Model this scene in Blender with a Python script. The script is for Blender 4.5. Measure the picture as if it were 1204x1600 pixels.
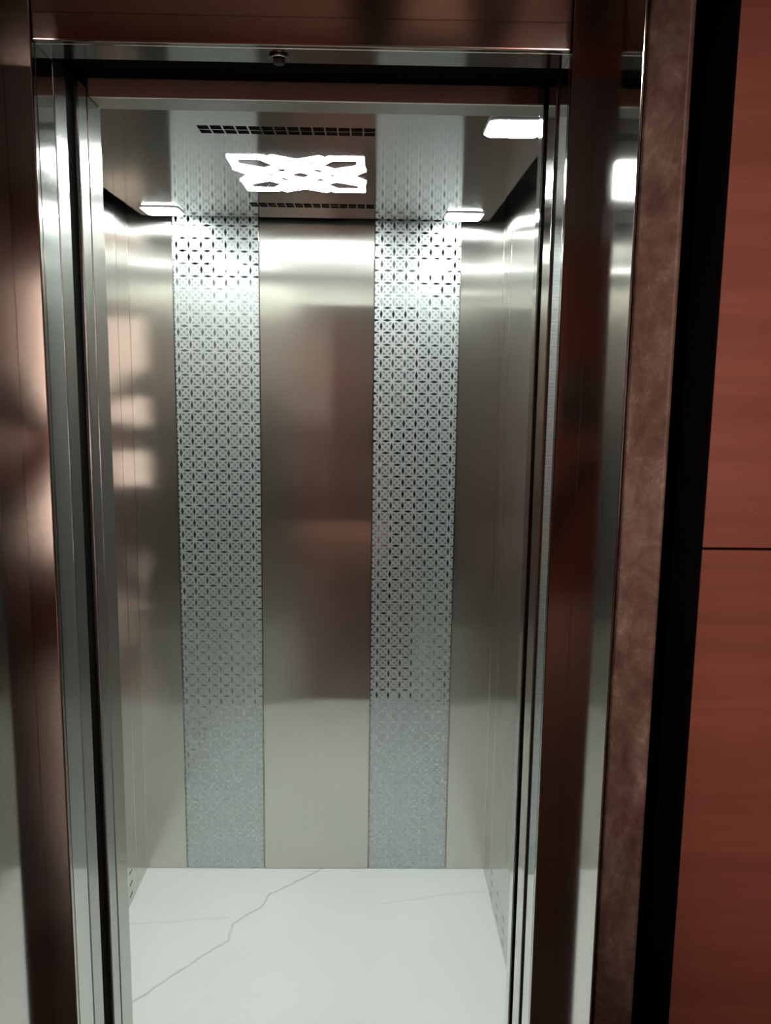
import bpy, bmesh, math, random
from mathutils import Vector, Matrix, Euler

for o in list(bpy.data.objects):
    bpy.data.objects.remove(o, do_unlink=True)
scene = bpy.context.scene
col = scene.collection

# ------------------------------------------------------------------ camera
# X right, Y into the lift, Z up; metres; camera stands on the landing
F_PX, PITCH, YAW, ROLL, CAM_H = 1329.85, 0.1537, 0.0189, 0.0132, 1.6945
def camera_matrix():
    cp, sp = math.cos(PITCH), math.sin(PITCH)
    cy, sy = math.cos(YAW), math.sin(YAW)
    cr, sr = math.cos(ROLL), math.sin(ROLL)
    Ry = Matrix(((cy, -sy, 0), (sy, cy, 0), (0, 0, 1)))
    B = Matrix(((1, 0, 0), (0, 0, -1), (0, 1, 0)))
    Rp = Matrix(((1, 0, 0), (0, cp, -sp), (0, sp, cp)))
    Rr = Matrix(((cr, -sr, 0), (sr, cr, 0), (0, 0, 1)))
    R = Rr @ Rp @ B @ Ry            # world -> x right, y down, z forward
    flip = Matrix(((1, 0, 0), (0, -1, 0), (0, 0, -1)))
    M = (flip @ R).transposed().to_4x4()
    M.translation = Vector((0, 0, CAM_H))
    return M
cam_data = bpy.data.cameras.new('camera')
cam = bpy.data.objects.new('camera', cam_data)
col.objects.link(cam)
cam_data.sensor_fit = 'VERTICAL'
cam_data.sensor_height = 36.0
cam_data.lens = 36.0 * F_PX / 1600.0
cam_data.clip_start = 0.02
cam.matrix_world = camera_matrix()
scene.camera = cam

# ------------------------------------------------------------------ world, exposure
world = bpy.data.worlds.new('World')
scene.world = world
world.use_nodes = True
world.node_tree.nodes['Background'].inputs[0].default_value = (0.02, 0.016, 0.015, 1)
world.node_tree.nodes['Background'].inputs[1].default_value = 0.1
vs = scene.view_settings
vs.view_transform = 'Standard'
vs.look = 'None'
vs.gamma = 1.0
vs.exposure = 0.0
vs.use_curve_mapping = False
scene.cycles.sample_clamp_indirect = 6.0

CAR_LAMP = 116.0        # emission of the four square ceiling lamps
CAR_ORNAMENT = 62.0    # emission of the ornamental lamp
LANDING_SPOT = 215.0   # watts, spotlight on the wood panels
HALL_GLOW = 30.0       # glow of the added panel that brightens the reflected hall
LANDING_WASH = 60.0  # watts, spotlight washing the hall wall

# ------------------------------------------------------------------ measures
D = 2.76                       # car back wall
XL, XR = -0.7615, 0.4126       # car side walls
CZ = 2.18                      # car ceiling
oL, oR, HD = -0.3735, 0.2174, 2.0554   # landing door opening
aL, aR, aZ = -0.405, 0.2458, 2.084     # outer edge of the inner steel frame face
Y2, Y1 = 1.0, 0.83             # back and front of the portal reveal
CF = 1.2405                    # inner face of the car front
LY = 0.78                      # face of the landing wood cladding

# ------------------------------------------------------------------ node helpers
class NT:
    def __init__(s, name):
        s.mat = bpy.data.materials.new(name)
        s.mat.use_nodes = True
        s.t = s.mat.node_tree
        s.t.nodes.clear()
        s.out = s.t.nodes.new('ShaderNodeOutputMaterial')
    def n(s, typ, **kw):
        nd = s.t.nodes.new(typ)
        for k, v in kw.items():
            setattr(nd, k, v)
        return nd
    def l(s, a, b):
        s.t.links.new(a, b)
    def put(s, sock, v):
        if isinstance(v, bpy.types.NodeSocket):
            s.t.links.new(v, sock)
        else:
            sock.default_value = v
    def m(s, op, a, b=None, c=None, clamp=False):
        nd = s.t.nodes.new('ShaderNodeMath')
        nd.operation = op
        nd.use_clamp = clamp
        s.put(nd.inputs[0], a)
        if b is not None: s.put(nd.inputs[1], b)
        if c is not None: s.put(nd.inputs[2], c)
        return nd.outputs[0]
    def mix(s, fac, a, b):
        nd = s.t.nodes.new('ShaderNodeMix')
        nd.data_type = 'RGBA'
        s.put(nd.inputs[0], fac); s.put(nd.inputs[6], a); s.put(nd.inputs[7], b)
        return nd.outputs[2]
    def coords(s, kind='Object'):
        return s.n('ShaderNodeTexCoord').outputs[kind]
    def scaled(s, vec, sc):
        nd = s.n('ShaderNodeMapping')
        s.l(vec, nd.inputs['Vector'])
        nd.inputs['Scale'].default_value = sc
        return nd.outputs[0]
    def noise(s, vec, scale=5, detail=3, rough=0.5, dist=0.0):
        nd = s.n('ShaderNodeTexNoise')
        s.l(vec, nd.inputs['Vector'])
        nd.inputs['Scale'].default_value = scale
        nd.inputs['Detail'].default_value = detail
        nd.inputs['Roughness'].default_value = rough
        nd.inputs['Distortion'].default_value = dist
        return nd.outputs['Fac']
    def ramp(s, fac, stops):
        nd = s.n('ShaderNodeValToRGB')
        s.put(nd.inputs[0], fac)
        e = nd.color_ramp.elements
        while len(e) > 1: e.remove(e[-1])
        e[0].position, e[0].color = stops[0][0], (*stops[0][1], 1)
        for p, c in stops[1:]:
            k = e.new(p); k.color = (*c, 1)
        return nd.outputs[0]
    def bsdf(s, color, metallic=0.0, rough=0.5, **kw):
        b = s.n('ShaderNodeBsdfPrincipled')
        s.put(b.inputs['Base Color'], color if isinstance(color, bpy.types.NodeSocket) else (*color, 1))
        s.put(b.inputs['Metallic'], metallic)
        s.put(b.inputs['Roughness'], rough)
        for k, v in kw.items():
            s.put(b.inputs[k], v)
        s.l(b.outputs[0], s.out.inputs[0])
        return b
    def bump(s, height, strength=0.3, dist=0.01, prev=None):
        nd = s.n('ShaderNodeBump')
        s.put(nd.inputs['Height'], height)
        nd.inputs['Strength'].default_value = strength
        nd.inputs['Distance'].default_value = dist
        if prev is not None: s.l(prev, nd.inputs['Normal'])
        return nd.outputs[0]

def steel(name, color, rough, aniso, wave=0.0, wave_scale=(0.8, 0.8, 3.2), grain=True, wide=0.0):
    t = NT(name)
    pos = t.n('ShaderNodeNewGeometry')
    P = pos.outputs['Position']
    cr = t.n('ShaderNodeVectorMath', operation='CROSS_PRODUCT')
    t.l(pos.outputs['True Normal'], cr.inputs[0])
    cr.inputs[1].default_value = (0, 0.002, 1)
    kw = {}
    if wave:
        h = t.noise(t.scaled(P, wave_scale), 1.0, 1.5, 0.4)
        kw['Normal'] = t.bump(h, 1.0, wave)
    if grain:
        g = t.noise(t.scaled(P, (160, 160, 1.5)), 1.0, 2, 0.6)
        colr = t.mix(g, (*[c * 0.97 for c in color], 1), (*[min(1, c * 1.03) for c in color], 1))
        r = rough
    else:
        colr, r = color, rough
    b = t.bsdf(colr, 1.0, r, **kw)
    if aniso:
        b.inputs['Anisotropic'].default_value = aniso
        t.l(cr.outputs[0], b.inputs['Tangent'])
    if wide:
        b2 = t.bsdf(colr, 1.0, wide, **kw)
        b2.inputs['Anisotropic'].default_value = 1.0
        t.l(cr.outputs[0], b2.inputs['Tangent'])
        mx = t.n('ShaderNodeMixShader'); mx.inputs[0].default_value = 0.27
        t.l(b.outputs[0], mx.inputs[1]); t.l(b2.outputs[0], mx.inputs[2])
        t.l(mx.outputs[0], t.out.inputs[0])
    return t.mat

M = {}
M['steel_wall'] = steel('brushed steel wall', (0.60, 0.585, 0.54), 0.10, 1.0, wave=0.0013, wide=0.285)
M['steel_side'] = steel('brushed steel side wall', (0.60, 0.59, 0.55), 0.10, 1.0, wave=0.0016, wide=0.285)
M['steel_front'] = steel('brushed steel front return', (0.58, 0.57, 0.53), 0.24, 0.9)
M['steel_transom'] = steel('satin steel transom', (0.50, 0.49, 0.45), 0.36, 0.3)
M['steel_trim'] = steel('polished steel trim', (0.68, 0.67, 0.64), 0.12, 0.0, grain=False)
M['steel_frame'] = steel('satin steel frame', (0.42, 0.375, 0.35), 0.10, 0.3)
M['steel_reveal'] = steel('hairline steel reveal', (0.52, 0.49, 0.46), 0.08, 0.6)
M['steel_jamb'] = steel('polished steel jamb', (0.53, 0.52, 0.49), 0.09, 0.4)
M['steel_door'] = steel('brushed steel door', (0.47, 0.47, 0.455), 0.24, 0.8)
M['ceiling_steel'] = steel('mirror steel ceiling', (0.50, 0.48, 0.45), 0.10, 0.0, grain=False)

def etched(name, px, pz):
    """mirror-polished steel with a frosted lattice; small diamonds stay polished"""
    t = NT(name)
    P = t.n('ShaderNodeNewGeometry').outputs['Position']
    sp = t.n('ShaderNodeSeparateXYZ'); t.l(P, sp.inputs[0])
    C = 0.0383
    u = t.m('FRACT', t.m('ADD', t.m('DIVIDE', t.m('SUBTRACT', sp.outputs[0], px), C), 100.0))
    v = t.m('FRACT', t.m('ADD', t.m('DIVIDE', t.m('SUBTRACT', sp.outputs[2], pz), C), 100.0))
    cu = t.m('ABSOLUTE', t.m('SUBTRACT', u, 0.5))       # distance to the cell middle
    cv = t.m('ABSOLUTE', t.m('SUBTRACT', v, 0.5))
    gu = t.m('SUBTRACT', 0.5, cu)                       # distance to the grid line
    gv = t.m('SUBTRACT', 0.5, cv)
    def diamond(a, b, ra, rb, soft=6.0):
        d = t.m('ADD', t.m('DIVIDE', a, ra), t.m('DIVIDE', b, rb))
        return t.m('MULTIPLY', t.m('SUBTRACT', 1.0, d), soft, clamp=True)
    vert = diamond(gu, cv, 0.135, 0.39)
    hor = diamond(gv, cu, 0.125, 0.39)
    # little polished dots inside each cell, left between the frosted lines
    dot = diamond(cu, cv, 0.15, 0.15)
    corner = diamond(t.m('ABSOLUTE', t.m('SUBTRACT', cu, 0.24)), t.m('ABSOLUTE', t.m('SUBTRACT', cv, 0.24)), 0.15, 0.15)
    small = t.m('MAXIMUM', dot, corner)
    mask = t.m('MAXIMUM', t.m('MAXIMUM', vert, hor), t.m('MULTIPLY', small, 0.42))
    colr = t.mix(mask, (0.50, 0.535, 0.535, 1), (0.50, 0.53, 0.54, 1))
    b1 = t.n('ShaderNodeBsdfPrincipled')
    t.l(colr, b1.inputs['Base Color']); b1.inputs['Metallic'].default_value = 1.0
    t.l(t.m('MULTIPLY_ADD', mask, -0.30, 0.34), b1.inputs['Roughness'])
    b2 = t.n('ShaderNodeBsdfDiffuse'); b2.inputs[0].default_value = (0.50, 0.535, 0.535, 1)
    mx = t.n('ShaderNodeMixShader')
    t.l(t.m('MULTIPLY', t.m('SUBTRACT', 1.0, mask), 0.22), mx.inputs[0])
    t.l(b1.outputs[0], mx.inputs[1]); t.l(b2.outputs[0], mx.inputs[2])
    t.l(mx.outputs[0], t.out.inputs[0])
    return t.mat
M['etched_1'] = etched('etched mirror steel, left strip', -0.611, 2.009)
M['etched_3'] = etched('etched mirror steel, right strip', 0.0305, 1.882)

def plain(name, color, rough=0.6, metallic=0.0, var=0.15, scale=30, bump=0.0):
    t = NT(name)
    n = t.noise(t.coords(), scale, 4, 0.6)
    c = t.mix(n, (*[x * (1 - var) for x in color], 1), (*[min(1, x * (1 + var)) for x in color], 1))
    kw = {'Normal': t.bump(n, bump, 0.002)} if bump else {}
    t.bsdf(c, metallic, rough, **kw)
    return t.mat
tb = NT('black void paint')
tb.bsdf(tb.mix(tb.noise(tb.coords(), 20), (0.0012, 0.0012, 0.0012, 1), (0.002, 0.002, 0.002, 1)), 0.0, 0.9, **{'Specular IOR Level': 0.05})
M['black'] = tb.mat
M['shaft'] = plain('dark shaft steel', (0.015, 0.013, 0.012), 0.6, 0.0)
M['cavity'] = plain('dark vent cavity', (0.02, 0.018, 0.017), 0.7)
M['slot_dark'] = plain('shadowy slot backing', (0.10, 0.10, 0.09), 0.6)
M['plenum'] = plain('dark ceiling plenum paint', (0.012, 0.012, 0.013), 0.8)

def emit(name, color, strength):
    t = NT(name)
    e = t.n('ShaderNodeEmission')
    e.inputs[0].default_value = (*color, 1); e.inputs[1].default_value = strength
    t.l(e.outputs[0], t.out.inputs[0])
    return t.mat
M['led'] = emit('cool white lamp diffuser', (0.92, 1.0, 0.975), CAR_LAMP)
M['led_ornament'] = emit('cool white light bar', (0.94, 1.0, 0.98), CAR_ORNAMENT)
M['window_glow'] = emit('bright frosted hall window', (1.0, 0.83, 0.73), HALL_GLOW)

def seg_dist(t, x, y, a, b):
    """distance from (x, y) to the segment a-b, as nodes"""
    dx, dy = b[0] - a[0], b[1] - a[1]
    L2 = dx * dx + dy * dy
    px = t.m('SUBTRACT', x, a[0]); py = t.m('SUBTRACT', y, a[1])
    k = t.m('DIVIDE', t.m('ADD', t.m('MULTIPLY', px, dx), t.m('MULTIPLY', py, dy)), L2, clamp=True)
    ex = t.m('SUBTRACT', px, t.m('MULTIPLY', k, dx)); ey = t.m('SUBTRACT', py, t.m('MULTIPLY', k, dy))
    return t.m('SQRT', t.m('ADD', t.m('MULTIPLY', ex, ex), t.m('MULTIPLY', ey, ey)))

def marble_floor():
    t = NT('polished white veined stone')
    P = t.n('ShaderNodeNewGeometry').outputs['Position']
    w = t.n('ShaderNodeTexNoise'); t.l(P, w.inputs['Vector'])
    w.inputs['Scale'].default_value = 14; w.inputs['Detail'].default_value = 4
    off = t.n('ShaderNodeVectorMath', operation='MULTIPLY_ADD')
    t.l(w.outputs['Color'], off.inputs[0]); off.inputs[1].default_value = (0.02,) * 3
    t.l(P, off.inputs[2])
    sp = t.n('ShaderNodeSeparateXYZ'); t.l(off.outputs[0], sp.inputs[0])
    x = t.m('SUBTRACT', sp.outputs[0], 0.01); y = t.m('SUBTRACT', sp.outputs[1], 0.01)
    main = [(-0.153, 2.76), (-0.222, 2.694), (-0.319, 2.609), (-0.340, 2.536), (-0.417, 2.450), (-0.415, 2.376), (-0.491, 2.289), (-0.585, 2.176), (-0.70, 2.02)]
    faint1 = [(0.06, 2.56), (0.20, 2.593), (0.3415, 2.622), (0.41, 2.6185)]
    faint2 = [(-0.736, 2.452), (-0.606, 2.463), (-0.428, 2.483)]
    def line(pts):
        d = None
        for a, b in zip(pts, pts[1:]):
            s = seg_dist(t, x, y, a, b)
            d = s if d is None else t.m('MINIMUM', d, s)
        return d
    vn = t.noise(P, 9, 3)
    def vein(pts, wd, amt):
        k = t.m('SUBTRACT', 1.0, t.m('DIVIDE', line(pts), wd), clamp=True)
        return t.m('MULTIPLY', t.m('MULTIPLY', k, amt), t.m('MULTIPLY_ADD', vn, 1.2, 0.3))
    v = t.m('MAXIMUM', vein(main, 0.0058, 0.62), t.m('MAXIMUM', vein(faint1, 0.007, 0.22), vein(faint2, 0.006, 0.22)))
    cloud = t.noise(P, 3.2, 4, 0.6)
    base = t.mix(cloud, (0.75, 0.775, 0.755, 1), (0.81, 0.825, 0.80, 1))
    c = t.mix(t.m('MINIMUM', v, 1.0), base, (0.34, 0.35, 0.32, 1))
    t.bsdf(c, 0.0, t.m('MULTIPLY_ADD', cloud, 0.10, 0.07), **{'Coat Weight': 0.25, 'Coat Roughness': 0.08})
    return t.mat
M['floor'] = marble_floor()

def wood():
    t = NT('reddish brown wood veneer')
    P = t.n('ShaderNodeNewGeometry').outputs['Position']
    g = t.noise(t.scaled(P, (1.6, 1.6, 42)), 1.0, 5, 0.62, 0.4)
    b = t.noise(t.scaled(P, (0.8, 0.8, 7)), 1.0, 3, 0.5, 0.6)
    f = t.m('ADD', t.m('MULTIPLY', g, 0.55), t.m('MULTIPLY', b, 0.45))
    c = t.ramp(f, [(0.3, (0.150, 0.043, 0.030)), (0.5, (0.205, 0.062, 0.043)), (0.72, (0.265, 0.088, 0.060))])
    t.bsdf(c, 0.0, 0.42, Normal=t.bump(g, 0.12, 0.001))
    return t.mat
M['wood'] = wood()

def granite():
    t = NT('polished brown granite')
    P = t.n('ShaderNodeNewGeometry').outputs['Position']
    a = t.noise(P, 34, 6, 0.7, 0.5)
    b = t.noise(t.scaled(P, (1, 1, 0.45)), 16, 4, 0.6, 1.2)
    f = t.m('ADD', t.m('MULTIPLY', a, 0.5), t.m('MULTIPLY', b, 0.5))
    c = t.ramp(f, [(0.30, (0.060, 0.034, 0.030)), (0.47, (0.13, 0.083, 0.074)), (0.60, (0.21, 0.150, 0.135)), (0.74, (0.40, 0.33, 0.31))])
    t.bsdf(c, 0.0, t.m('MULTIPLY_ADD', a, 0.22, 0.14))
    return t.mat
M['granite'] = granite()

def tile():
    t = NT('polished pinkish stone tile')
    P = t.n('ShaderNodeNewGeometry').outputs['Position']
    a = t.noise(P, 4, 6, 0.65, 0.8)
    c = t.ramp(a, [(0.3, (0.17, 0.095, 0.072)), (0.6, (0.25, 0.16, 0.13))])
    t.bsdf(c, 0.0, 0.2)
    return t.mat
M['tile'] = tile()
M['plaster'] = plain('pinkish beige plaster', (0.58, 0.48, 0.43), 0.75, scale=6, var=0.06)
M['dark_plaster'] = plain('dark brown ceiling paint', (0.03, 0.022, 0.019), 0.8, scale=6)
M['cream'] = plain('pale cream stone', (0.72, 0.60, 0.50), 0.4, scale=8, var=0.08)
M['white_plastic'] = plain('white lamp rim', (0.75, 0.76, 0.76), 0.35, var=0.03)
M['brown_paint'] = plain('dark brown satin paint', (0.26, 0.14, 0.11), 0.5, var=0.05)
M['seal'] = plain('dark rubber seal', (0.05, 0.043, 0.038), 0.6)

# ------------------------------------------------------------------ mesh helpers
class MB:
    def __init__(s): s.v = []; s.f = []
    def quad(s, *pts):
        i = len(s.v); s.v += [tuple(p) for p in pts]; s.f.append(tuple(range(i, i + len(pts)))); return s
    def box(s, a, b):
        x0, y0, z0 = a; x1, y1, z1 = b
        i = len(s.v)
        s.v += [(x0, y0, z0), (x1, y0, z0), (x1, y1, z0), (x0, y1, z0), (x0, y0, z1), (x1, y0, z1), (x1, y1, z1), (x0, y1, z1)]
        s.f += [tuple(i + k for k in q) for q in ((3, 2, 1, 0), (4, 5, 6, 7), (0, 1, 5, 4), (1, 2, 6, 5), (2, 3, 7, 6), (3, 0, 4, 7))]
        return s
    def prism(s, poly, z0, z1):
        """poly: counter-clockwise (x, y) list"""
        n = len(poly); i = len(s.v)
        s.v += [(x, y, z0) for x, y in poly] + [(x, y, z1) for x, y in poly]
        s.f.append(tuple(i + k for k in reversed(range(n))))
        s.f.append(tuple(i + n + k for k in range(n)))
        for k in range(n):
            j = (k + 1) % n
            s.f.append((i + k, i + j, i + n + j, i + n + k))
        return s
    def build(s, name, mat, parent=None, bevel=0.0, smooth=False, seg=2):
        me = bpy.data.meshes.new(name)
        me.from_pydata(s.v, [], s.f); me.update()
        bm = bmesh.new(); bm.from_mesh(me)
        bmesh.ops.recalc_face_normals(bm, faces=bm.faces[:])
        bm.to_mesh(me); bm.free()
        return link(name, me, mat, parent, bevel, smooth, seg)

def link(name, me, mat, parent=None, bevel=0.0, smooth=False, seg=2):
    o = bpy.data.objects.new(name, me)
    col.objects.link(o)
    if mat: me.materials.append(mat)
    if smooth:
        for p in me.polygons: p.use_smooth = True
    if bevel:
        md = o.modifiers.new('bevel', 'BEVEL')
        md.width = bevel; md.segments = seg; md.limit_method = 'ANGLE'; md.angle_limit = 0.6
        md.harden_normals = False
    if parent:
        o.parent = parent
        o.matrix_parent_inverse = Matrix.Translation(parent.location).inverted() if parent.type == 'EMPTY' else Matrix()
    return o

def empty(name, loc):
    o = bpy.data.objects.new(name, None)
    o.empty_display_size = 0.1
    o.location = loc
    col.objects.link(o)
    return o
def tag(o, label, cat, group=None):
    o['label'] = label; o['category'] = cat
    if group: o['group'] = group
    return o
def struct(o, label, cat='wall'):
    o['kind'] = 'structure'; o['label'] = label; o['category'] = cat
    return o
def rrect(cx, cy, hx, hy, r, n=5):
    pts = []
    for sx, sy, a0 in ((1, -1, -90), (1, 1, 0), (-1, 1, 90), (-1, -1, 180)):
        for k in range(n + 1):
            a = math.radians(a0 + 90 * k / n)
            pts.append((cx + sx * (hx - r) + r * math.cos(a), cy + sy * (hy - r) + r * math.sin(a)))
    return pts
def ngon(cx, cy, r, n=20):
    return [(cx + r * math.cos(2 * math.pi * k / n), cy + r * math.sin(2 * math.pi * k / n)) for k in range(n)]

# ================================================================== THE CAR
# floor slab
fl = MB().box((XL - 0.05, 1.16, -0.03), (XR + 0.02, D + 0.02, 0.0)).build('floor', M['floor'])
struct(fl, 'white polished stone lift floor with one grey diagonal vein', 'floor')

# back wall: three brushed panels, two etched mirror strips
WT = 2.30
wb = struct(empty('wall_back', (-0.175, D, 0)), 'back wall of the lift, brushed steel with two etched mirror strips')
J = 0.0016
edges = [XL, -0.6235, -0.3545, 0.008, 0.2785, XR]
for k in range(5):
    a = edges[k] + (J if k else 0); b = edges[k + 1] - (J if k < 4 else 0)
    mb = MB().box((a, D, 0.001), (b, D + 0.012, WT))
    p = mb.build('etched_panel' if k in (1, 3) else 'steel_panel', M['etched_%d' % k] if k in (1, 3) else M['steel_wall'], wb, bevel=0.0007, seg=1)
    if k in (1, 3): p['label'] = 'mirror steel strip etched with a lattice of small diamonds'
for x in edges[1:-1]:
    MB().box((x - 0.0006, D - 0.0006, 0.001), (x + 0.0006, D + 0.012, WT)).build('joint_strip', M['steel_trim'], wb, bevel=0.0003)
MB().box((XL - 0.03, D + 0.0125, 0.0), (XR + 0.03, D + 0.03, WT)).build('backing_sheet', M['slot_dark'], wb)

# side walls, with punched vent slots near the floor
def side_wall(name, X, sgn, label):
    """sgn = +1: faces +X (left wall); -1: faces -X (right wall)"""
    w = struct(empty(name, (X, 2.0, 0)), label)
    lean = -0.006 if sgn > 0 else 0.0      # the left wall sits slightly out of square
    seam = 2.632 if sgn > 0 else 2.60
    ys0, ys1 = CF + 0.0, seam - J
    rows = [(0.0245, 0.0305), (0.064, 0.070), (0.104, 0.110)]
    cols = []
    y = 2.563
    while y > 1.33:
        cols.append((y - 0.0165, y + 0.0165)); y -= 0.1205
    cols = sorted(c for c in cols)
    ub = sorted({ys0, ys1, *[q for c in cols for q in c]})
    vb = sorted({0.001, WT, *[q for r in rows for q in r]})
    th = 0.010
    mb = MB()
    def hole(ya, yb, za, zb):
        return any(abs(ya - c[0]) < 1e-6 and abs(yb - c[1]) < 1e-6 for c in cols) and any(abs(za - r[0]) < 1e-6 and abs(zb - r[1]) < 1e-6 for r in rows)
    for ya, yb in zip(ub, ub[1:]):
        for za, zb in zip(vb, vb[1:]):
            Xi = X - sgn * th
            if hole(ya, yb, za, zb):
                for (p, q) in (((ya, za), (yb, za)), ((yb, za), (yb, zb)), ((yb, zb), (ya, zb)), ((ya, zb), (ya, za))):
                    mb.quad((X, *p), (X, *q), (Xi, *q), (Xi, *p))
            else:
                pts = [(X, ya, za), (X, yb, za), (X, yb, zb), (X, ya, zb)]
                mb.quad(*(pts if sgn > 0 else pts[::-1]))
    mb.v = [(x + lean * (D - y), y, z) for x, y, z in mb.v]
    me = bpy.data.meshes.new('steel_panel')
    me.from_pydata(mb.v, [], mb.f); me.update()
    bm = bmesh.new(); bm.from_mesh(me)
    bmesh.ops.remove_doubles(bm, verts=bm.verts[:], dist=1e-6)
    bm.to_mesh(me); bm.free()
    o = link('steel_panel', me, M['steel_side'], w)
    o['label'] = 'long steel side panel with rows of narrow vent slots near the floor'
    a, b = sorted((X, X - sgn * 0.010))
    mc = MB().box((a, seam + J, 0.001), (b, D, WT)); mc.v = [(x + lean * (D - y), y, z) for x, y, z in mc.v]
    mc.build('corner_panel', M['steel_side'], w, bevel=0.0007, seg=1)
    a, b = sorted((X + sgn * 0.0008, X - sgn * 0.010))
    for yy in (seam, D - 0.002):
        mc = MB().box((a, yy - 0.0014, 0.001), (b, yy + 0.0014, WT)); mc.v = [(x + lean * (D - y), y, z) for x, y, z in mc.v]
        mc.build('joint_strip', M['steel_trim'], w, bevel=0.0007)
    a, b = sorted((X - sgn * 0.0102, X - sgn * 0.02))
    mc = MB().box((a, CF, 0.0), (b, D, WT)); mc.v = [(x + lean * (D - y), y, z) for x, y, z in mc.v]
    mc.build('backing_sheet', M['slot_dark'], w)
    return w
side_wall('wall_left', XL, 1, 'left brushed steel side wall of the lift car')
side_wall('wall_right', XR, -1, 'right brushed steel side wall of the lift car')

# car front: returns left and right of the opening, transom above
SPL = 0.011   # the right jamb opens slightly towards the car
wf = struct(empty('wall_front', (-0.08, 1.21, 0)), 'inner front wall of the lift car around the door opening')
MB().box((XL - 0.05, 1.186, 0.001), (oL, CF, WT)).build('return_panel', M['steel_front'], wf, bevel=0.0015)
MB().prism([(oR, 1.155), (oR + 0.02, 1.155), (XR, 1.19), (XR, CF), (oR + SPL, CF)], 0.001, WT).build('return_panel', M['steel_jamb'], wf, bevel=0.0015)
MB().box((oL + 0.0005, 1.190, HD), (oR + SPL - 0.0005, CF, WT)).build('transom', M['steel_transom'], wf, bevel=0.002)

MB().box((oL + 0.001, 1.1882, HD + 0.0005), (oR - 0.001, 1.1898, HD + 0.0225)).build('transom_lip', M['brown_paint'], wf)

# drop ceiling of mirror steel, gap all round, two slotted vents
ceil = struct(empty('ceiling', (-0.173, 2.17, CZ)), 'polished steel drop ceiling panel of the lift', 'ceiling')
cx0, cx1, cy0, cy1 = -0.700, 0.356, 1.33, 2.702
vents = [(1.785, 0.027), (2.517, 0.029)]
NV = 14
vx0, vx1 = -0.347, 0.005
pitch = (vx1 - vx0) / NV
colsx = [(vx0 + k * pitch + 0.0017, vx0 + (k + 1) * pitch - 0.0017) for k in range(NV)]
rowsy = []
for yc, hh in vents:
    rowsy += [(yc - hh, yc - 0.0016), (yc + 0.0016, yc + hh)]
ub = sorted({cx0, cx1, *[q for c in colsx for q in c]})
vb = sorted({cy0, cy1, *[q for r in rowsy for q in r]})
mb = MB()
cs = {(round(a, 5), round(b, 5)) for a, b in colsx}; rs = {(round(a, 5), round(b, 5)) for a, b in rowsy}
for xa, xb in zip(ub, ub[1:]):
    for ya, yb in zip(vb, vb[1:]):
        if (round(xa, 5), round(xb, 5)) in cs and (round(ya, 5), round(yb, 5)) in rs:
            for p, q in (((xa, ya), (xb, ya)), ((xb, ya), (xb, yb)), ((xb, yb), (xa, yb)), ((xa, yb), (xa, ya))):
                mb.quad((*p, CZ), (*q, CZ), (*q, CZ + 0.009), (*p, CZ + 0.009))
        else:
            mb.quad((xa, ya, CZ), (xa, yb, CZ), (xb, yb, CZ), (xb, ya, CZ))
for p, q in (((cx0, cy0), (cx1, cy0)), ((cx1, cy0), (cx1, cy1)), ((cx1, cy1), (cx0, cy1)), ((cx0, cy1), (cx0, cy0))):
    mb.quad((*p, CZ), (*q, CZ), (*q, CZ + 0.02), (*p, CZ + 0.02))
mb.quad((cx0, cy0, CZ + 0.02), (cx1, cy0, CZ + 0.02), (cx1, cy1, CZ + 0.02), (cx0, cy1, CZ + 0.02))
o = mb.build('ceiling_panel', M['ceiling_steel'], ceil)
o['label'] = 'mirror steel panel with two rows of vent slots cut through it'
for yc, hh in vents:
    MB().box((vx0 - 0.004, yc - hh - 0.004, CZ + 0.0095), (vx1 + 0.004, yc + hh + 0.004, CZ + 0.018)).build('vent_cavity', M['cavity'], ceil)
MB().box((XL - 0.07, 1.10, WT), (XR + 0.03, D + 0.03, WT + 0.02)).build('plenum_top', M['plenum'], ceil)

# lamps in the ceiling
def square_lamp(x, y, label):
    r = tag(empty('ceiling_lamp', (x, y, CZ)), label, 'ceiling lamp', 'square corner lamps in the lift ceiling')
    MB().prism(rrect(x, y, 0.056, 0.056, 0.016), CZ - 0.004, CZ - 0.0003).build('rim', M['white_plastic'], r, bevel=0.0012)
    MB().prism(rrect(x, y, 0.0505, 0.0505, 0.014), CZ - 0.0075, CZ - 0.0045).build('diffuser', M['led'], r, bevel=0.001)
    return r
square_lamp(0.272, 1.728, 'glowing square lamp in the ceiling corner nearest the right door jamb')
square_lamp(-0.617, 1.728, 'square ceiling lamp at the front left, hidden behind the left jamb')
square_lamp(-0.617, 2.615, 'glowing square lamp in the rear left corner of the ceiling')
square_lamp(0.270, 2.625, 'glowing square lamp in the rear right corner of the ceiling')

orn = tag(empty('ornamental_lamp', (-0.1725, 2.155, CZ)), 'white interlaced geometric light figure in the middle of the ceiling', 'ceiling lamp')
OC, OS = Vector((-0.1725, 2.155)), (0.155, 0.174)
def bar(mb, a, b, w=0.0088, z0=CZ - 0.003, z1=CZ - 0.0005, ext=0.7):
    A = Vector((OC.x + a[0] * OS[0], OC.y + a[1] * OS[1])); B = Vector((OC.x + b[0] * OS[0], OC.y + b[1] * OS[1]))
    d = (B - A).normalized(); n = Vector((-d.y, d.x)) * w; e = d * w * ext
    A = A - e; B = B + e
    mb.prism([tuple(A - n), tuple(B - n), tuple(B + n), tuple(A + n)], z0, z1)
def poly(pts, closed=True):
    mb = MB()
    ps = pts + [pts[0]] if closed else pts
    for k, (a, b) in enumerate(zip(ps, ps[1:])):
        bar(mb, a, b, z0=CZ - 0.003 + 0.0001 * k)
    return mb
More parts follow.
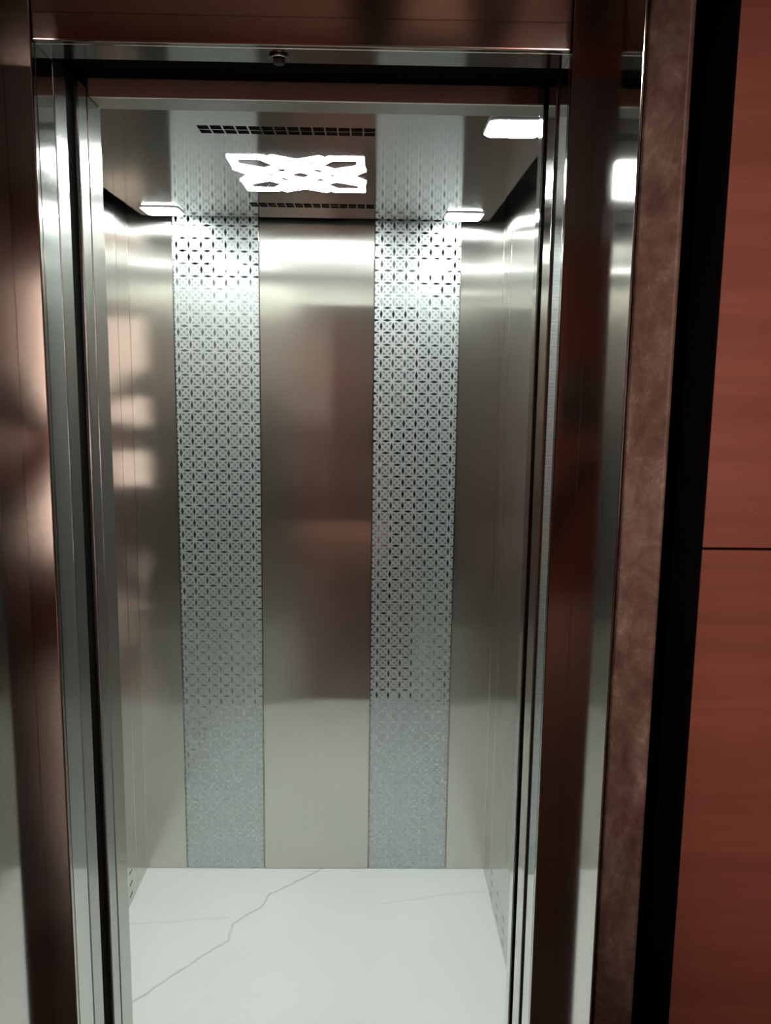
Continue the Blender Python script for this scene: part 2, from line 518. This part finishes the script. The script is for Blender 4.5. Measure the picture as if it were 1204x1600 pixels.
for sx in (-1, 1):
    for sy in (-1, 1):
        poly([(sx * .93, sy * .93), (sx * .50, sy * .93), (sx * .25, sy * .52), (sx * .52, sy * .25), (sx * .93, sy * .50)]).build('corner_loop', M['led_ornament'], orn)
for ax in (0, 1):
    for s in (-1, 1):
        pts = [(-.34, s * .94), (0, s * .72), (.34, s * .94)]
        pts2 = [(-.26, s * .46), (0, s * .68), (.26, s * .46)]
        if ax: pts = [(b, a) for a, b in pts]; pts2 = [(b, a) for a, b in pts2]
        mb = poly(pts, False); m2 = poly(pts2, False)
        i = len(mb.v); mb.v += m2.v; mb.f += [tuple(i + k for k in f) for f in m2.f]
        mb.build('edge_chevron', M['led_ornament'], orn)
poly([(.31, 0), (0, .31), (-.31, 0), (0, -.31)]).build('centre_diamond', M['led_ornament'], orn)
mbx = MB()
for s in (-1, 1):
    bar(mbx, (s * .28, 0), (s * .5, .26)); bar(mbx, (s * .28, 0), (s * .5, -.26))
    bar(mbx, (0, s * .28), (.26, s * .5)); bar(mbx, (0, s * .28), (-.26, s * .5))
mbx.build('cross_bars', M['led_ornament'], orn)

# ================================================================== DOORS, opened into the left pocket
d2 = struct(empty('door_2', (oL, 1.165, 0)), 'sliding car door standing open at the left', 'door')
o = MB().box((oL - 0.62, 1.148, 0.004), (oL, 1.1825, HD + 0.01)).build('door_panel', M['steel_door'], d2, bevel=0.0022)
d1 = struct(empty('door_1', (oL, 1.085, 0)), 'sliding landing door standing open at the left', 'door')
MB().box((oL - 0.62, 1.0645, 0.004), (oL, 1.1055, HD + 0.01)).build('door_panel', M['steel_door'], d1, bevel=0.0022)

# landing jambs right behind the frame face, car closing post on the right
jl = struct(empty('trim_1', (oL, 1.03, 0)), 'steel door jamb of the landing opening, left side', 'door jamb')
MB().box((oL - 0.03, Y2 + 0.0105, 0.0), (oL, 1.0615, HD)).build('jamb_return', M['steel_jamb'], jl, bevel=0.001)
jr = struct(empty('trim_2', (oR, 1.03, 0)), 'steel door jamb of the landing opening, right side', 'door jamb')
MB().prism([(oR, Y2 + 0.0105), (oR + 0.028, Y2 + 0.0105), (oR + 0.028, 1.072), (oR + 0.0042, 1.072)], 0.0, HD).build('jamb_return', M['steel_jamb'], jr, bevel=0.001)
MB().box((oR + 0.0035, 1.0925, 0.0), (oR + 0.035, 1.139, HD + 0.02)).build('closing_post', M['steel_jamb'], jr, bevel=0.0015)
MB().box((oR + 0.012, 1.073, 0.0), (oR + 0.030, 1.092, HD + 0.02)).build('seal_strip', M['seal'], jr)
MB().box((oR + 0.014, 1.1395, 0.0), (oR + 0.030, 1.1545, HD + 0.02)).build('seal_strip', M['seal'], jr)
jt = struct(empty('trim_3', (-0.08, 1.03, HD)), 'steel head of the landing door opening', 'door head')
MB().box((oL - 0.03, Y2 + 0.0105, HD), (oR + 0.03, 1.055, HD + 0.02)).build('head_return', M['steel_jamb'], jt, bevel=0.001)
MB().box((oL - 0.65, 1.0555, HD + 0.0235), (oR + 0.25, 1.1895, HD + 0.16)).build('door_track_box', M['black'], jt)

MB().box((oL - 0.60, 1.1062, 0.004), (oL - 0.005, 1.1474, HD + 0.01)).build('gap_brush', M['black'], d1)  # black filler stands in for the shade inside the door gap

# round bolt under the door head
bo = tag(empty('round_bolt', (-0.108, 1.034, HD)), 'small round steel bolt under the door head above the opening', 'bolt')
MB().prism(ngon(-0.108, 1.034, 0.0115), HD - 0.003, HD - 0.0002).build('washer', M['steel_jamb'], bo, bevel=0.001)
MB().prism(ngon(-0.108, 1.034, 0.0070, 6), HD - 0.0085, HD - 0.0032).build('bolt_head', M['shaft'], bo, bevel=0.001)

# ================================================================== PORTAL: steel face, steel reveal, granite, wood
fr = struct(empty('trim_4', (-0.08, Y2, 0)), 'brushed steel frame face around the lift opening', 'door frame')
MB().box((aL - 0.008, Y2, 0.0), (oL, Y2 + 0.010, aZ + 0.008)).build('frame_upright', M['steel_frame'], fr, bevel=0.0018, seg=3)
MB().box((oR, Y2, 0.0), (aR + 0.008, Y2 + 0.010, aZ + 0.008)).build('frame_upright', M['steel_frame'], fr, bevel=0.0018, seg=3)
MB().box((oL + 0.0006, Y2 + 0.0002, HD), (oR - 0.0006, Y2 + 0.010, aZ + 0.008)).build('frame_head', M['steel_frame'], fr, bevel=0.0018, seg=3)
rv = struct(empty('trim_5', (-0.08, Y1, 0)), 'deep steel reveal lining the lift portal', 'door reveal')
MB().box((aL - 0.0022, Y1, 0.0), (aL, Y2 - 0.0002, aZ + 0.002)).build('reveal_panel', M['steel_reveal'], rv, bevel=0.0006)
MB().box((aR, Y1, 0.0), (aR + 0.0022, Y2 - 0.0002, aZ + 0.002)).build('reveal_panel', M['steel_reveal'], rv, bevel=0.0006)
MB().box((aL, Y1, aZ), (aR, Y2 - 0.0002, aZ + 0.0022)).build('reveal_head', M['steel_reveal'], rv, bevel=0.0006)

gr = struct(empty('trim_6', (-0.08, 0.81, 0)), 'polished brown granite surround of the lift portal', 'door surround')
gx0, gx1, gy0, gy1 = 0.0048, 0.0320, 0.828, 0.799   # offsets from the reveal edge
rp = [(aR + gx0, gy0), (aR + gx1, gy1), (aR + gx1 + 0.004, gy1 + 0.001), (aR + gx1 + 0.004, gy0 + 0.03), (aR + gx0, gy0 + 0.03)]
lp = [(aL - (x - aR), y) for x, y in rp][::-1]
gz = aZ + gx1
MB().prism(rp, 0.0, gz).build('granite_upright', M['granite'], gr, bevel=0.0012)
MB().prism(lp, 0.0, gz).build('granite_upright', M['granite'], gr, bevel=0.0012)
mb = MB()
xs = (aL - gx1 - 0.004, aR + gx1 + 0.004)
prof = [(gy0, aZ + gx0), (gy1, aZ + gx1), (gy1 + 0.001, aZ + gx1 + 0.004), (gy0 + 0.03, aZ + gx1 + 0.004), (gy0 + 0.03, aZ + gx0)]
n = len(prof)
mb.v = [(xs[0], y, z) for y, z in prof] + [(xs[1], y, z) for y, z in prof]
mb.f = [tuple(range(n)), tuple(reversed(range(n, 2 * n)))] + [(k, (k + 1) % n, n + (k + 1) % n, n + k) for k in range(n)]
mb.build('granite_lintel', M['granite'], gr, bevel=0.0012)

wl = struct(empty('wall_landing', (0.4, LY, 0)), 'landing wall of reddish brown wood panels around the lift portal')
wx0 = 0.3134
lx0 = aL - (wx0 - aR)
RMX0, RMX1, RMY, RMZ = -3.2, 1.25, -4.6, 2.75
jz = 1.5415
for a, b in ((wx0, RMX1), (RMX0, lx0)):
    MB().box((a, LY, 0.0), (b, LY + 0.018, jz - 0.0012)).build('wood_panel', M['wood'], wl, bevel=0.0008, seg=1)
    MB().box((a, LY, jz + 0.0012), (b, LY + 0.018, RMZ)).build('wood_panel', M['wood'], wl, bevel=0.0008, seg=1)
topz = aZ + (wx0 - aR)
MB().box((lx0 + 0.001, LY, topz), (wx0 - 0.001, LY + 0.018, RMZ)).build('wood_panel', M['wood'], wl, bevel=0.0008, seg=1)
# black recessed channel behind granite and wood
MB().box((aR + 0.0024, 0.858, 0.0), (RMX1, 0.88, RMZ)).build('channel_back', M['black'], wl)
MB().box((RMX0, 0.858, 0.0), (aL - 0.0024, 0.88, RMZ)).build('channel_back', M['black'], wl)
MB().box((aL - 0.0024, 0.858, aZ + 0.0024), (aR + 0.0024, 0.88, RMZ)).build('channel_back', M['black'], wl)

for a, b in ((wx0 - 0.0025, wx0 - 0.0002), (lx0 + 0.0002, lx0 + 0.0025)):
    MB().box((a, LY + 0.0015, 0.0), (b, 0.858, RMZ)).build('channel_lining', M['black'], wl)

# dark shaft walls closing the pocket and the space over the doors
sh = struct(empty('wall_shaft', (-0.3, 1.1, 0)), 'dark shaft enclosure beside and above the doors')
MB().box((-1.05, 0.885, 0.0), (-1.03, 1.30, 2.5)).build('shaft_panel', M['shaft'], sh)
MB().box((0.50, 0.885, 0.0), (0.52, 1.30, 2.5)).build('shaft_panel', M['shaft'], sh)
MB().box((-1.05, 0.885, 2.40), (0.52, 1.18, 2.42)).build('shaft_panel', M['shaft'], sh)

# sills and floors
si = struct(empty('trim_7', (-0.08, 1.08, 0)), 'grooved aluminium door sills at the lift entrance', 'sill')
def sill(y0, y1):
    mb = MB().box((oL - 0.03, y0, -0.03), (oR + 0.05, y1, -0.006))
    for k in range(3):
        a = y0 + (y1 - y0) * (k + 0.12) / 3; b = y0 + (y1 - y0) * (k + 0.88) / 3
        mb.box((oL - 0.03, a, -0.006), (oR + 0.05, b, 0.0))
    return mb.build('sill_plate', M['steel_door'], si)
sill(1.005, 1.105); sill(1.14, 1.16)

lf = struct(empty('floor_landing', (-0.8, -1.5, 0)), 'pinkish polished stone floor of the landing', 'floor')
TS = 0.6
tile_me = None
y = 1.004 - TS
rowi = 0
while y > RMY - TS:
    x = RMX0
    while x < RMX1 - 0.05:
        x1 = min(x + TS, RMX1); y0 = max(y, RMY); 
        if y + TS - y0 > 0.05:
            MB().box((x + 0.001, y0 + 0.001, -0.012), (x1 - 0.001, y + TS - 0.001, 0.0)).build('floor_tile', M['tile'], lf)
        x += TS
    y -= TS
MB().box((RMX0, RMY, -0.04), (RMX1, 1.004, -0.0125)).build('screed', M['slot_dark'], lf)

# ================================================================== LANDING ROOM behind the camera
wh = struct(empty('wall_hall', (-1.0, RMY, 0)), 'wood clad hall wall opposite the lift with a dark closet door')
MB().box((RMX0, RMY - 0.06, 0.0), (-0.55, RMY, RMZ)).build('wood_field', M['wood'], wh)
MB().box((-0.548, RMY - 0.06, 0.0), (RMX1, RMY, RMZ)).build('wood_field', M['wood'], wh)
MB().box((-0.10, RMY + 0.001, 0.0), (0.85, RMY + 0.06, 2.6)).build('closet_door', M['dark_plaster'], wh, bevel=0.004)  # unseen dark panel, added to keep this part of the mirrored hall dark
struct(MB().box((RMX0 - 0.06, RMY, 0), (RMX0, LY, RMZ)).build('wall_hall_left', M['wood']), 'wood clad hall wall on the left of the landing')
wr = struct(empty('wall_hall_right', (RMX1, -1.9, 0)), 'hall wall on the right of the landing, wood below pinkish plaster')
MB().box((RMX1, RMY, 0), (RMX1 + 0.06, 0.86, 0.30)).build('wood_foot', M['wood'], wr)
MB().box((RMX1 - 0.012, RMY, 0.30), (RMX1 + 0.06, -3.82, 0.75)).build('stone_band', M['cream'], wr, bevel=0.003)
MB().box((RMX1, RMY, 0.75), (RMX1 + 0.06, -3.82, RMZ)).build('plaster_field', M['plaster'], wr)
MB().box((RMX1, -3.82, 0.30), (RMX1 + 0.06, 0.86, RMZ)).build('wood_field', M['wood'], wr)
struct(MB().box((RMX0 - 0.06, RMY - 0.06, RMZ), (RMX1 + 0.06, 0.86, RMZ + 0.06)).build('ceiling_landing', M['dark_plaster']), 'dark landing ceiling', 'ceiling')

wn = struct(empty('window_1', (RMX1, -4.05, 0.45)), 'bright frosted window in the hall wall on the right', 'window')  # unseen glowing panel, added to brighten what the left steel reflects
MB().box((RMX1 - 0.018, -4.56, 0.45), (RMX1 - 0.013, -3.85, 2.35)).build('pane', M['window_glow'], wn)
for a, b, c, d in ((-4.59, -4.56, 0.42, 2.38), (-3.85, -3.82, 0.42, 2.38)):
    MB().box((RMX1 - 0.04, a, c), (RMX1 - 0.0125, b, d)).build('window_frame', M['white_plastic'], wn)
for c, d in ((0.42, 0.45), (2.35, 2.38)):
    MB().box((RMX1 - 0.04, -4.56, c), (RMX1 - 0.0185, -3.85, d)).build('window_frame', M['white_plastic'], wn)

def spot_lamp(x, y, tx, ty, tz, power, size, blend, label, color=(1.0, 0.76, 0.60)):
    r = tag(empty('landing_spotlight', (x, y, RMZ)), label, 'spotlight', 'spotlights in the landing ceiling')
    MB().prism(ngon(x, y, 0.06), RMZ - 0.03, RMZ - 0.001).build('lamp_ring', M['white_plastic'], r, bevel=0.003)
    ld = bpy.data.lights.new('spot', 'SPOT')
    ld.energy = power; ld.color = color; ld.spot_size = math.radians(size); ld.spot_blend = blend; ld.shadow_soft_size = 0.05
    lo = bpy.data.objects.new('lamp_light', ld); col.objects.link(lo)
    lo.location = (x, y, RMZ - 0.06)
    lo.rotation_euler = (Vector((tx, ty, tz)) - lo.location).to_track_quat('-Z', 'Y').to_euler()
    lo.parent = r; lo.matrix_parent_inverse = Matrix.Translation(r.location).inverted()
    return r
spot_lamp(-0.75, -1.0, 0.56, LY, 1.53, LANDING_SPOT, 28, 1.0, 'landing spotlight aimed at the wood panels right of the lift')
spot_lamp(-0.2, -2.2, 1.1, -4.3, 1.6, LANDING_WASH, 74, 0.7, 'landing spotlight washing the plaster corner of the hall', (1.0, 0.84, 0.74))

# ================================================================== PERSON on the landing, seen only as a reflection
M['trousers'] = plain('dark trouser cloth', (0.010, 0.011, 0.014), 0.8)
M['shirt'] = plain('dark shirt cloth', (0.018, 0.017, 0.019), 0.8)
M['skin'] = plain('skin', (0.32, 0.17, 0.11), 0.5, var=0.05)
M['hair'] = plain('black hair', (0.008, 0.007, 0.007), 0.5)
M['shoe'] = plain('black shoe leather', (0.008, 0.008, 0.008), 0.4)
M['phone'] = plain('dark phone case', (0.01, 0.01, 0.012), 0.3)

def skin_mesh(name, chain, mat, parent=None, root=0, levels=1):
    """chain: list of (pos, radius, parent index)"""
    me = bpy.data.meshes.new(name)
    me.from_pydata([c[0] for c in chain], [(k, c[2]) for k, c in enumerate(chain) if c[2] is not None], [])
    o = bpy.data.objects.new(name, me); col.objects.link(o)
    md = o.modifiers.new('skin', 'SKIN'); md.use_smooth_shade = True
    o.modifiers.new('subdivision', 'SUBSURF').levels = levels
    o.modifiers[-1].render_levels = levels
    sv = me.skin_vertices[0].data
    for k, c in enumerate(chain):
        r = c[1] if isinstance(c[1], tuple) else (c[1], c[1])
        sv[k].radius = r
        sv[k].use_root = (k == root)
    me.materials.append(mat)
    if parent: 
        o.parent = parent
        o.matrix_parent_inverse = Matrix.Translation(parent.location).inverted()
    return o

person = tag(empty('person', (0.22, -0.2, 0)), 'standing person in dark clothes holding a phone, reflected in the right mirror strip', 'person')
PX, PY = 0.31, -0.27
body = [((PX, PY, 0.93), (0.165, 0.105), None),            # 0 pelvis
        ((PX, PY, 1.08), (0.155, 0.10), 0),                # 1 waist
        ((PX, PY + 0.01, 1.23), (0.170, 0.115), 1),          # 2 chest
        ((PX, PY, 1.355), (0.150, 0.095), 2),                # 3 upper chest
        ((PX, PY + 0.01, 1.43), 0.055, 3),                  # 4 neck
        ((PX - 0.01, PY + 0.03, 1.495), 0.062, 4),          # 5 jaw
        ((PX - 0.015, PY + 0.025, 1.57), (0.074, 0.092), 5),# 6 head
        ((PX - 0.015, PY + 0.01, 1.64), (0.055, 0.07), 6)]  # 7 crown
def leg(x0, knee, ankle):
    i = len(body)
    body.append(((x0, PY, 0.84), 0.092, 0))
    body.append((knee, 0.062, i))
    body.append(((knee[0] * .5 + ankle[0] * .5, knee[1] * .45 + ankle[1] * .55, 0.30), 0.058, i + 1))
    body.append((ankle, 0.042, i + 2))
leg(PX + 0.075, (PX + 0.03, -0.13, 0.50), (0.275, -0.06, 0.09))
leg(PX - 0.085, (PX - 0.13, -0.27, 0.50), (0.125, -0.42, 0.09))
PH = Vector((0.0, -0.035, 1.655))     # phone centre, just behind the lens
def arm(s, wrist):
    i = len(body)
    body.append(((PX + s * 0.17, PY, 1.34), 0.058, 3))
    el = (PX + s * 0.14, PY + 0.10, 1.20) if s > 0 else (PX - 0.22, PY + 0.05, 1.20)
    body.append((el, 0.042, i))
    body.append((wrist, 0.027, i + 1))
    palm = (PH.x + s * 0.052, PH.y - 0.028, PH.z - 0.055)
    body.append((palm, (0.026, 0.020), i + 2))
    p = i + 3
    for k in range(4):     # fingers curl round the phone edge
        z = PH.z - 0.030 + k * 0.019
        j = len(body)
        body.append(((PH.x + s * 0.058, PH.y - 0.020, z), 0.009, p))
        body.append(((PH.x + s * 0.054, PH.y + 0.008, z + 0.004), 0.0085, j))
        body.append(((PH.x + s * 0.034, PH.y + 0.015, z + 0.003), 0.0075, j + 1))
    j = len(body)          # thumb on the near side
    body.append(((PH.x + s * 0.044, PH.y - 0.026, PH.z - 0.022), 0.0105, p))
    body.append(((PH.x + s * 0.026, PH.y - 0.017, PH.z + 0.004), 0.0085, j))
arm(1, (0.115, -0.10, 1.55)); arm(-1, (-0.085, -0.105, 1.545))
bo_ = skin_mesh('body', body, M['shirt'], person, 0, 1)
bo_['label'] = 'body in dark shirt and trousers'
# bake the skin so hands and head can carry skin, legs the trousers
bpy.context.view_layer.update()
dg = bpy.context.evaluated_depsgraph_get()
baked = bpy.data.meshes.new_from_object(bo_.evaluated_get(dg))
bo_.modifiers.clear(); bo_.data = baked
baked.materials.clear()
for k in ('shirt', 'trousers', 'skin', 'hair'): baked.materials.append(M[k])
for p in baked.polygons:
    p.use_smooth = True
    c = p.center
    if c.z < 0.98: p.material_index = 1
    elif c.z > 1.50 and (Vector((c.x - PH.x, c.y - PH.y)).length < 0.13 and c.y > -0.15): p.material_index = 2
    elif c.z > 1.40 and abs(c.x - PX) < 0.12 and c.y > PY - 0.15 and c.y < -0.15:
        p.material_index = 3 if (c.z > 1.60 or (c.y < PY - 0.01 and c.z > 1.47)) else 2
hp = Vector((PX - 0.012, PY + 0.03, 1.550))
hair = [((hp.x, hp.y - 0.015, 1.650), (0.066, 0.082), None), ((hp.x, hp.y - 0.065, 1.600), (0.060, 0.042), 0), ((hp.x, hp.y - 0.07, 1.530), (0.048, 0.03), 1)]
skin_mesh('hair', hair, M['hair'], person)
nose = [((hp.x, hp.y + 0.088, 1.575), 0.007, None), ((hp.x, hp.y + 0.104, 1.552), 0.011, 0), ((hp.x, hp.y + 0.092, 1.543), 0.012, 1)]
skin_mesh('nose', nose, M['skin'], person)
for sx in (-1, 1):
    skin_mesh('eye', [((hp.x + sx * 0.030 - 0.008, hp.y + 0.079, 1.578), 0.006, None), ((hp.x + sx * 0.030 + 0.008, hp.y + 0.079, 1.578), 0.006, 0)], M['hair'], person)
    skin_mesh('ear', [((hp.x + sx * 0.078, hp.y - 0.005, 1.585), (0.008, 0.016), None), ((hp.x + sx * 0.074, hp.y, 1.540), (0.007, 0.010), 0)], M['skin'], person)
skin_mesh('mouth', [((hp.x - 0.022, hp.y + 0.078, 1.508), 0.005, None), ((hp.x, hp.y + 0.085, 1.507), 0.007, 0), ((hp.x + 0.022, hp.y + 0.078, 1.508), 0.005, 1)], M['skin'], person)
def shoe(x, y, ang):
    c, s = math.cos(ang), math.sin(ang)
    P = lambda f, z: (x + s * f, y + c * f, z)
    ch = [(P(-0.05, 0.045), (0.040, 0.042), None), (P(0.03, 0.05), (0.042, 0.045), 0), (P(0.11, 0.036), (0.044, 0.034), 1), (P(0.175, 0.028), (0.034, 0.025), 2)]
    skin_mesh('shoe', ch, M['shoe'], person)
shoe(0.275, -0.05, 0.35); shoe(0.125, -0.41, -0.05)
ph = tag(empty('phone', tuple(PH)), 'dark phone held up in front of the person', 'phone')
mb = MB()
pts = rrect(PH.x, PH.z, 0.037, 0.078, 0.010)
n = len(pts)
mb.v = [(a, PH.y + 0.005, b) for a, b in pts] + [(a, PH.y - 0.004, b) for a, b in pts]
mb.f = [tuple(range(n)), tuple(reversed(range(n, 2 * n)))] + [(k, (k + 1) % n, n + (k + 1) % n, n + k) for k in range(n)]
mb.build('phone_case', M['phone'], ph, bevel=0.0015)
